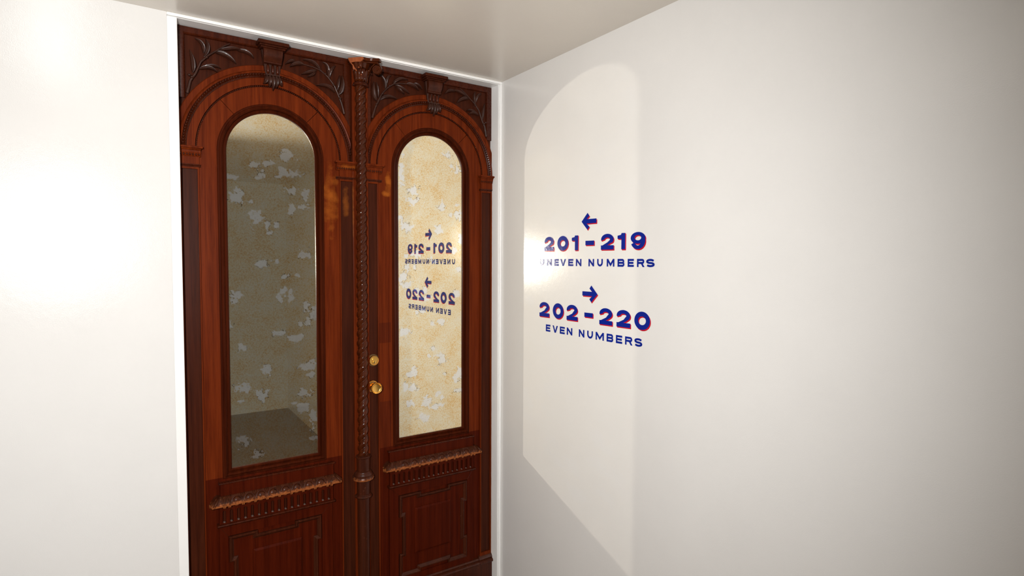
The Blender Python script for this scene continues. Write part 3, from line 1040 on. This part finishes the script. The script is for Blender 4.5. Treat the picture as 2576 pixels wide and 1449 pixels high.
# raw face where the left volute split off
A = Vector((AXX - 0.0485, cw + 0.003, 0))
Bv = Vector((AXX - 0.0045, cw - 0.0435, 0))
dirv = (Bv - A).normalized()
nrm = Vector((-dirv.y, dirv.x, 0))
if nrm.y > 0:
    nrm = -nrm
LEN = (Bv - A).length
poly = [(0.0, 2.4085), (1.0, 2.4085), (1.06, 2.4020), (0.86, 2.3930), (0.92, 2.3840), (0.76, 2.3700), (0.74, 2.3580), (0.86, 2.3510), (0.58, 2.3400), (0.44, 2.3420),
        (0.46, 2.3560), (0.30, 2.3720), (0.30, 2.3820), (0.10, 2.3960)]
n = len(poly)
vs = []
for off in (0.0012, -0.016):
    for s, z in poly:
        p = A + dirv * (LEN * s) + nrm * (off - 0.20 * max(0.0, 2.392 - z))
        vs.append((p.x, p.y, 2.328 + (z - 2.328) * 1.145))
fs = [tuple(range(n)), tuple(n + i for i in reversed(range(n)))] + [(i, (i + 1) % n, (i + 1) % n + n, i + n) for i in range(n)]
b = MB()
b.add(vs, fs)
tag(part_r('broken_face', b, W_RAW, twist), 'flat raw orange wood where the left volute has split away')


def volute(dirx, diry):
    """ribbon scroll in the vertical plane through the axis"""
    pts = [(0.022, 2.342), (0.030, 2.358), (0.040, 2.374), (0.050, 2.3895), (0.061, 2.3992)]
    sc = (0.0685, 2.3795)
    for i in range(41):
        t = i / 40
        a = PI / 2 + 0.15 - t * 2 * PI * 1.65
        r = 0.0200 * (1 - t) ** 0.95 + 0.0022
        pts.append((sc[0] + r * math.cos(a), sc[1] + r * math.sin(a)))
    wdt, th = 0.0075, 0.0030
    vs, fs = [], []
    n = len(pts)
    for i in range(n):
        p, q = Vector(pts[max(i - 1, 0)]), Vector(pts[min(i + 1, n - 1)])
        t = (q - p).normalized()
        nn = Vector((-t.y, t.x))
        k = min(1.0, 0.45 + (n - i) / n)
        for sw, sn in ((-1, 1), (-0.7, 1.35), (0.7, 1.35), (1, 1), (1, -1), (-1, -1)):
            d = pts[i][0] + nn.x * th * 0.6 * sn * k
            h = pts[i][1] + nn.y * th * 0.6 * sn * k
            vs.append((AXX + dirx * d - diry * wdt * sw, cw + diry * d + dirx * wdt * sw, h))
    for i in range(n - 1):
        for k in range(6):
            j = (k + 1) % 6
            fs.append((i * 6 + k, i * 6 + j, (i + 1) * 6 + j, (i + 1) * 6 + k))
    fs += [tuple(range(6)), tuple((n - 1) * 6 + k for k in reversed(range(6)))]
    b = MB()
    b.add(vs, fs)
    # web between the turns of the scroll
    prof = []
    m = 20
    c = (AXX + dirx * sc[0], cw + diry * sc[0], sc[1])
    vs = [(c[0] - diry * 0.0045 * s, c[1] + dirx * 0.0045 * s, c[2]) for s in (-1, 1)]
    fs = []
    for k in range(m):
        a = 2 * PI * k / m
        for s in (-1, 1):
            d = sc[0] + 0.0165 * math.cos(a)
            vs.append((AXX + dirx * d - diry * 0.0045 * s, cw + diry * d + dirx * 0.0045 * s, sc[1] + 0.0165 * math.sin(a)))
    for k in range(m):
        j = (k + 1) % m
        fs += [(0, 2 + 2 * k, 2 + 2 * j), (1, 3 + 2 * j, 3 + 2 * k), (2 + 2 * k, 3 + 2 * k, 3 + 2 * j, 2 + 2 * j)]
    b.add(vs, fs)
    return b


part_r('volute', volute(0.75, -0.66), W_TWIST, twist, smooth=True, angle=0.6)
# acanthus leaves hugging the bell
for ang, zt in ((-150, 2.372), (-118, 2.377), (-88, 2.381), (-58, 2.377), (-28, 2.372)):
    a = math.radians(ang)
    ca, sa = math.cos(a), math.sin(a)
    vs, fs = [], []
    rows = [(0.0245, 2.330, 0.0055), (0.0265, 2.342, 0.0085), (0.0280, 2.354, 0.0090), (0.0315, zt - 0.006, 0.0075), (0.0380, zt, 0.0055), (0.0420, zt - 0.003, 0.0035),
            (0.0425, zt - 0.008, 0.0015)]
    for r, z, hw in rows:
        for q, dr in ((-1, -0.0015), (-0.45, 0.0012), (0, 0.0028), (0.45, 0.0012), (1, -0.0015)):
            vs.append((AXX + ca * (r + dr) - sa * hw * q, cw + sa * (r + dr) + ca * hw * q, z))
    for i in range(len(rows) - 1):
        for k in range(4):
            fs.append((i * 5 + k, i * 5 + k + 1, (i + 1) * 5 + k + 1, (i + 1) * 5 + k))
    b = MB()
    b.add(vs, fs)
    o = part_r('acanthus_leaf', b, W_TWIST, twist, smooth=True, angle=0)
    sm = o.modifiers.new('thickness', 'SOLIDIFY')
    sm.thickness = 0.002
b = MB().blob((AXX - 0.012, cw - 0.040, 2.388), (0.009, 0.008, 0.013), 12, 8)
part_r('abacus_flower', b, W_TWIST, twist, smooth=True, angle=0)

# ------------------------------------------------------------------ brass lock and knob
lx, lz = -0.5975, 1.2050
b = MB().lathe(lx, lz, [(0.0, 0.0), (0.0255, 0.0), (0.0255, -0.003), (0.0235, -0.005), (0.0, -0.005)], 32, 'y')
lk = part_r('lock_cylinder', b, M_DBRASS, smooth=True, angle=0.6)
b = MB().lathe(lx, lz, [(0.0, -0.004), (0.0205, -0.004), (0.0208, -0.013), (0.0195, -0.0155), (0.0175, -0.0155), (0.0168, -0.0140), (0.0, -0.0135)], 32, 'y')
part_r('lock_face', b, M_BRASS, lk, smooth=True, angle=0.6)
b = MB().plate([(lx + 0.0005 + 0.0085 * math.cos(a), lz + 0.0035 + 0.0085 * math.sin(a)) for a in [PI * i / 12 for i in range(13)]] +
               [(lx - 0.008, lz - 0.010), (lx - 0.004, lz - 0.0135), (lx + 0.005, lz - 0.0135), (lx + 0.009, lz - 0.010)], [], 0.013, 0.0165)
part_r('lock_plug', b, M_BRASS, lk, bevel=0.001)
b = MB().lathe(lx + 0.0005, lz - 0.0065, [(0.0, -0.016), (0.0058, -0.016), (0.0055, -0.0185), (0.0, -0.0190)], 20, 'y')
part_r('key_barrel', b, M_BRASS, lk, smooth=True, angle=0.6)
b = MB().slab(lx - 0.0005, lx + 0.0015, lz - 0.0115, lz - 0.0025, 0.0186, 0.0193)
part_r('key_slot', b, M_DBRASS, lk)

kx, kz = -0.6020, 1.0965
b = MB().lathe(kx, kz, [(0.0, 0.0), (0.0235, 0.0), (0.0238, -0.006), (0.0225, -0.0075), (0.0190, -0.0075), (0.0, -0.006)], 32, 'y')
kn = part_r('door_knob', b, M_DBRASS, smooth=True, angle=0.6)
b = MB().lathe(kx, kz, [(0.0200, -0.0072), (0.0212, -0.0095), (0.0228, -0.0098), (0.0242, -0.0080), (0.0238, -0.0040)], 36, 'y')
part_r('rosette_rim', b, M_BRASS, kn, smooth=True, angle=0)
b = MB().lathe(kx, kz, [(0.0, -0.004), (0.0125, -0.005), (0.0120, -0.022), (0.0165, -0.034), (0.0222, -0.044), (0.0236, -0.050), (0.0232, -0.0545), (0.0215, -0.0560),
                        (0.0195, -0.0548), (0.0180, -0.0510), (0.0150, -0.0500), (0.0, -0.0505)], 40, 'y')
part_r('knob_grip', b, M_BRASS, kn, smooth=True, angle=0.9)

# ------------------------------------------------------------------ painted signs on the right wall
def stroke_mesh(strokes, width, off, thick, ribbon=False):
    """strips of paint on the wall; glyph coordinates u (away from the corner) and z"""
    b = MB()
    for si, st in enumerate(strokes):
        if ribbon or st[-1] == 'r':
            L, R, closed = [Vector(q) for q in st[0]], [Vector(q) for q in st[1]], st[2]
            n = len(L)
        else:
            pts, closed = st[0], st[1]
            wd_ = st[2] if len(st) > 2 else width
            P = [Vector(p) for p in pts]
            n = len(P)
            L, R = [], []
            for i in range(n):
                if closed or 0 < i < n - 1:
                    a = (P[i] - P[i - 1]).normalized()
                    c = (P[(i + 1) % n] - P[i]).normalized()
                elif i == 0:
                    a = c = (P[1] - P[0]).normalized()
                else:
                    a = c = (P[i] - P[i - 1]).normalized()
                na, nb = Vector((-a.y, a.x)), Vector((-c.y, c.x))
                mt = na + nb
                mt = mt * (2 / max(0.35, mt.length_squared))
                L.append(P[i] + mt * wd_ / 2)
                R.append(P[i] - mt * wd_ / 2)
        vs, fs = [], []
        for h in (off, off + thick + 0.00006 * si):
            for p, q in zip(L, R):
                vs += [(-h, -p.x, p.y), (-h, -q.x, q.y)]
        m = 2 * n
        for i in range(n if closed else n - 1):
            j = (i + 1) % n
            a0, a1, c0, c1 = 2 * i, 2 * i + 1, 2 * j, 2 * j + 1
            fs += [(a0, a1, c1, c0), (m + a0, m + c0, m + c1, m + a1), (a0, c0, m + c0, m + a0), (a1, m + a1, m + c1, c1)]
        if not closed:
            fs += [(0, m, m + 1, 1), (m - 2, m - 1, 2 * m - 1, 2 * m - 2)]
        b.add(vs, fs)
    return b


def ell(cx, cz, rx, rz, a0, a1, n):
    return [(cx + rx * math.cos(math.radians(a0 + (a1 - a0) * i / n)), cz + rz * math.sin(math.radians(a0 + (a1 - a0) * i / n))) for i in range(n + 1)]


def digit(ch, u0, u1, z0, z1, s):
    """each stroke is a ribbon: outer edge, inner edge, closed"""
    w, H = u1 - u0, z1 - z0
    uc, zc = (u0 + u1) / 2, (z0 + z1) / 2
    if ch == '0':
        return [(ell(uc, zc, w / 2, H / 2, 0, 360, 44)[:-1], ell(uc, zc, w / 2 - 0.0180, H / 2 - 0.0165, 0, 360, 44)[:-1], True)]
    if ch == '1':
        return [([(u1, z1), (u1, z0)], [(u1 - s, z1), (u1 - s, z0)], False),
                ([(u1 - s * 0.5, z1), (u1 - s * 0.95, z1), (u1 - s * 1.12, z1 - 0.0060), (u0, z1 - 0.0085)],
                 [(u1 - s * 0.5, z1 - 0.0210), (u1 - s * 0.95, z1 - 0.0210), (u1 - s * 1.12, z1 - 0.0205), (u0, z1 - 0.0195)], False)]
    if ch == '-':
        return [([(u0, z1), (u1, z1)], [(u0, z0), (u1, z0)], False)]
    if ch == '2':
        ro, ri, ho, hi = w / 2 - 0.0005, w / 2 - 0.0190, 0.0200, 0.0066
        zb = z1 - ho
        o_ = ell(uc, zb, ro, ho, 192, -34, 26)
        i_ = ell(uc, zb, ri, hi, 180, -40, 26)
        o_ += [(uc + 0.24 * w, z0 + 0.0225), (uc - 0.01 * w, z0 + 0.0150)]
        i_ += [(uc + 0.02 * w, z0 + 0.0265), (u0, z0 + 0.0120)]
        return [(o_, i_, False), ([(u0, z0 + 0.0155), (u1, z0 + 0.0155)], [(u0, z0), (u1, z0)], False)]
    if ch == '9':
        bz = 0.0200
        return [(ell(uc, z1 - bz, w / 2, bz, 0, 360, 44)[:-1], ell(uc, z1 - bz + 0.0005, w / 2 - 0.0185, 0.0088, 0, 360, 44)[:-1], True),
                (ell(uc, zc, w / 2, H / 2, 14, -156, 34), ell(uc, zc, w / 2 - 0.0180, H / 2 - 0.0128, -4, -160, 34), False)]


def letter(ch, u0, u1, z0, z1, s):
    h = s / 2
    w, H = u1 - u0, z1 - z0
    l, r, b_, t, zm = u0 + h, u1 - h, z0 + h, z1 - h, (z0 + z1) / 2
    uc = (u0 + u1) / 2
    if ch == 'E':
        return [([(l, z0), (l, z1)], False), ([(u0, t), (u1, t)], False), ([(u0, zm), (u1 - 0.002, zm)], False), ([(u0, b_), (u1, b_)], False)]
    if ch == 'N':
        return [([(l, z0), (l, z1)], False), ([(r, z0), (r, z1)], False), ([(l, z1 - h * 0.6), (r, z0 + h * 0.6)], False)]
    if ch == 'M':
        return [([(l, z0), (l, z1)], False), ([(r, z0), (r, z1)], False), ([(l, z1 - h * 0.4), (uc, z0 + H * 0.22), (r, z1 - h * 0.4)], False)]
    if ch == 'V':
        k = 0.56 * s
        return [([(u0, z1), (uc - k, z0)], [(u0 + s * 1.12, z1), (uc + k * 0.9, z0)], False, 'r'),
                ([(u1 - s * 1.12, z1), (uc - k * 0.9, z0)], [(u1, z1), (uc + k, z0)], False, 'r')]
    if ch == 'U':
        rx = w / 2 - h
        rz = min(rx, H * 0.42)
        return [([(l, z1)] + ell(uc, z0 + h + rz, rx, rz, 180, 360, 16) + [(r, z1)], False)]
    if ch in 'BR':
        q1 = (t - zm) / 2
        top = [(l, t), (r - q1 - 0.001, t)] + ell(r - q1 - 0.001, zm + q1, q1, q1, 90, -90, 10)[1:] + [(l, zm)]
        out = [([(l, z0), (l, z1)], False), (top, False)]
        if ch == 'B':
            q2 = (zm - b_) / 2
            out.append(([(l, zm), (r - q2, zm)] + ell(r - q2, zm - q2, q2, q2, 90, -90, 10)[1:] + [(l, b_)], False))
        else:
            out.append(([(uc - 0.001, zm), (u1 - s * 1.12, z0)], [(uc + s * 1.05, zm), (u1 + 0.0006, z0)], False, 'r'))
        return out
    if ch == 'S':
        q = (t - b_) / 4
        rx = w / 2 - h
        up_ = ell(uc, t - q, rx, q, 22, 270, 18)
        lo = ell(uc, b_ + q, rx, q, 90, -158, 18)
        return [(up_ + lo[1:], False)]


def poly_plate(pts, off, thick):
    n = len(pts)
    vs = [(-off, -u, z) for u, z in pts] + [(-off - thick, -u, z) for u, z in pts]
    tri = tessellate_polygon([[Vector((p[0], p[1], 0)) for p in pts]])
    fs = [tuple(t) for t in tri] + [tuple(n + i for i in reversed(t)) for t in tri] + [(i, (i + 1) % n, (i + 1) % n + n, i + n) for i in range(n)]
    b = MB()
    b.add(vs, fs)
    return b


SDU, SDZ = 0.0036, -0.0040     # drop shade of red paint


def sign(label, arrow, digits, dz, letters, lz):
    us = [d[1] for d in digits] + [d[2] for d in digits]
    root = root_at('direction_sign', (0.0, -(min(us) + max(us)) / 2, lz[0]))
    tag(root, label, 'sign', 'painted direction signs')

    def put(name, b, m, parent):
        return link(name, [(x, y - root.location.y, z - root.location.z) for x, y, z in b.v], b.f, m, parent)

    o = put('arrow', poly_plate(arrow, 0.0009, 0.0004), M_BLUE, root)
    for k in (1,):
        put('red_shade', poly_plate([(u + SDU, z + SDZ) for u, z in arrow], 0.0004, 0.0004), M_RED, o)
    for ch, u0, u1 in digits:
        z0, z1 = dz
        if ch == '-':
            zc = (z0 + z1) / 2 - 0.002
            z0, z1 = zc - 0.0083, zc + 0.0083
        elif ch in '09':
            z0, z1 = z0 - 0.0008, z1 + 0.0008
        st = digit(ch, u0, u1 - SDU, z0, z1, 0.0188)
        o = put('hyphen' if ch == '-' else 'numeral', stroke_mesh(st, 0.0188, 0.0009, 0.0004, True), M_BLUE, root)
        b = MB()
        for k in (0.25, 0.5, 0.75, 1.0):
            sh = [([(p[0] + SDU * k, p[1] + SDZ * k) for p in s_[0]], [(p[0] + SDU * k, p[1] + SDZ * k) for p in s_[1]], s_[2]) for s_ in st]
            q = stroke_mesh(sh, 0.0188, 0.0002 + 0.00012 * (1 - k), 0.0004, True)
            b.add(q.v, q.f)
        put('red_shade', b, M_RED, o)
    for ch, u0, u1 in letters:
        put('letter', stroke_mesh(letter(ch, u0, u1, lz[0], lz[1], 0.0072), 0.0072, 0.0006, 0.0004), M_BLUE, root)
    return root


def arrow_pts(tip, tail, zc, sgn):
    """sgn -1: the tip is nearer the corner"""
    s = -sgn
    hs = 0.0083
    t = [(tip, zc), (tip + s * 0.0335, zc + 0.0318), (tip + s * 0.0440, zc + 0.0200), (tip + s * 0.0290, zc + hs), (tail, zc + hs),
         (tail, zc - hs), (tip + s * 0.0290, zc - hs), (tip + s * 0.0440, zc - 0.0205), (tip + s * 0.0335, zc - 0.0318)]
    return t


sign('blue and red painted 201-219 uneven numbers lettering with a left arrow, upper wall sign',
     arrow_pts(0.5648, 0.6480, 1.7718, -1),
     [('2', .3329, .3985), ('0', .4181, .4898), ('1', .5080, .5490), ('-', .5882, .6397), ('2', .6735, .7430), ('1', .7590, .8003), ('9', .8227, .8935)], (1.6640, 1.7210),
     [('U', .2985, .3300), ('N', .3495, .3815), ('E', .3995, .4272), ('V', .4375, .4725), ('E', .4870, .5175), ('N', .5330, .5654), ('N', .6060, .6370), ('U', .6540, .6840),
      ('M', .7050, .7440), ('B', .7600, .7937), ('E', .8095, .8386), ('R', .8534, .8874), ('S', .8950, .9323)], (1.6025, 1.6302))
sign('blue and red painted 202-220 even numbers lettering with a right arrow, lower wall sign',
     arrow_pts(0.6575, 0.5734, 1.4988, 1),
     [('2', .3010, .3710), ('0', .3915, .4635), ('2', .4800, .5495), ('-', .5862, .6370), ('2', .6695, .7405), ('2', .7590, .8295), ('0', .8451, .9196)], (1.3900, 1.4507),
     [('E', .3459, .3755), ('V', .3905, .4250), ('E', .4380, .4687), ('N', .4817, .5154), ('N', .5547, .5866), ('U', .6030, .6349), ('M', .6500, .6944), ('B', .7089, .7428),
      ('E', .7568, .7879), ('R', .8019, .8371), ('S', .8464, .8828)], (1.3300, 1.3590))
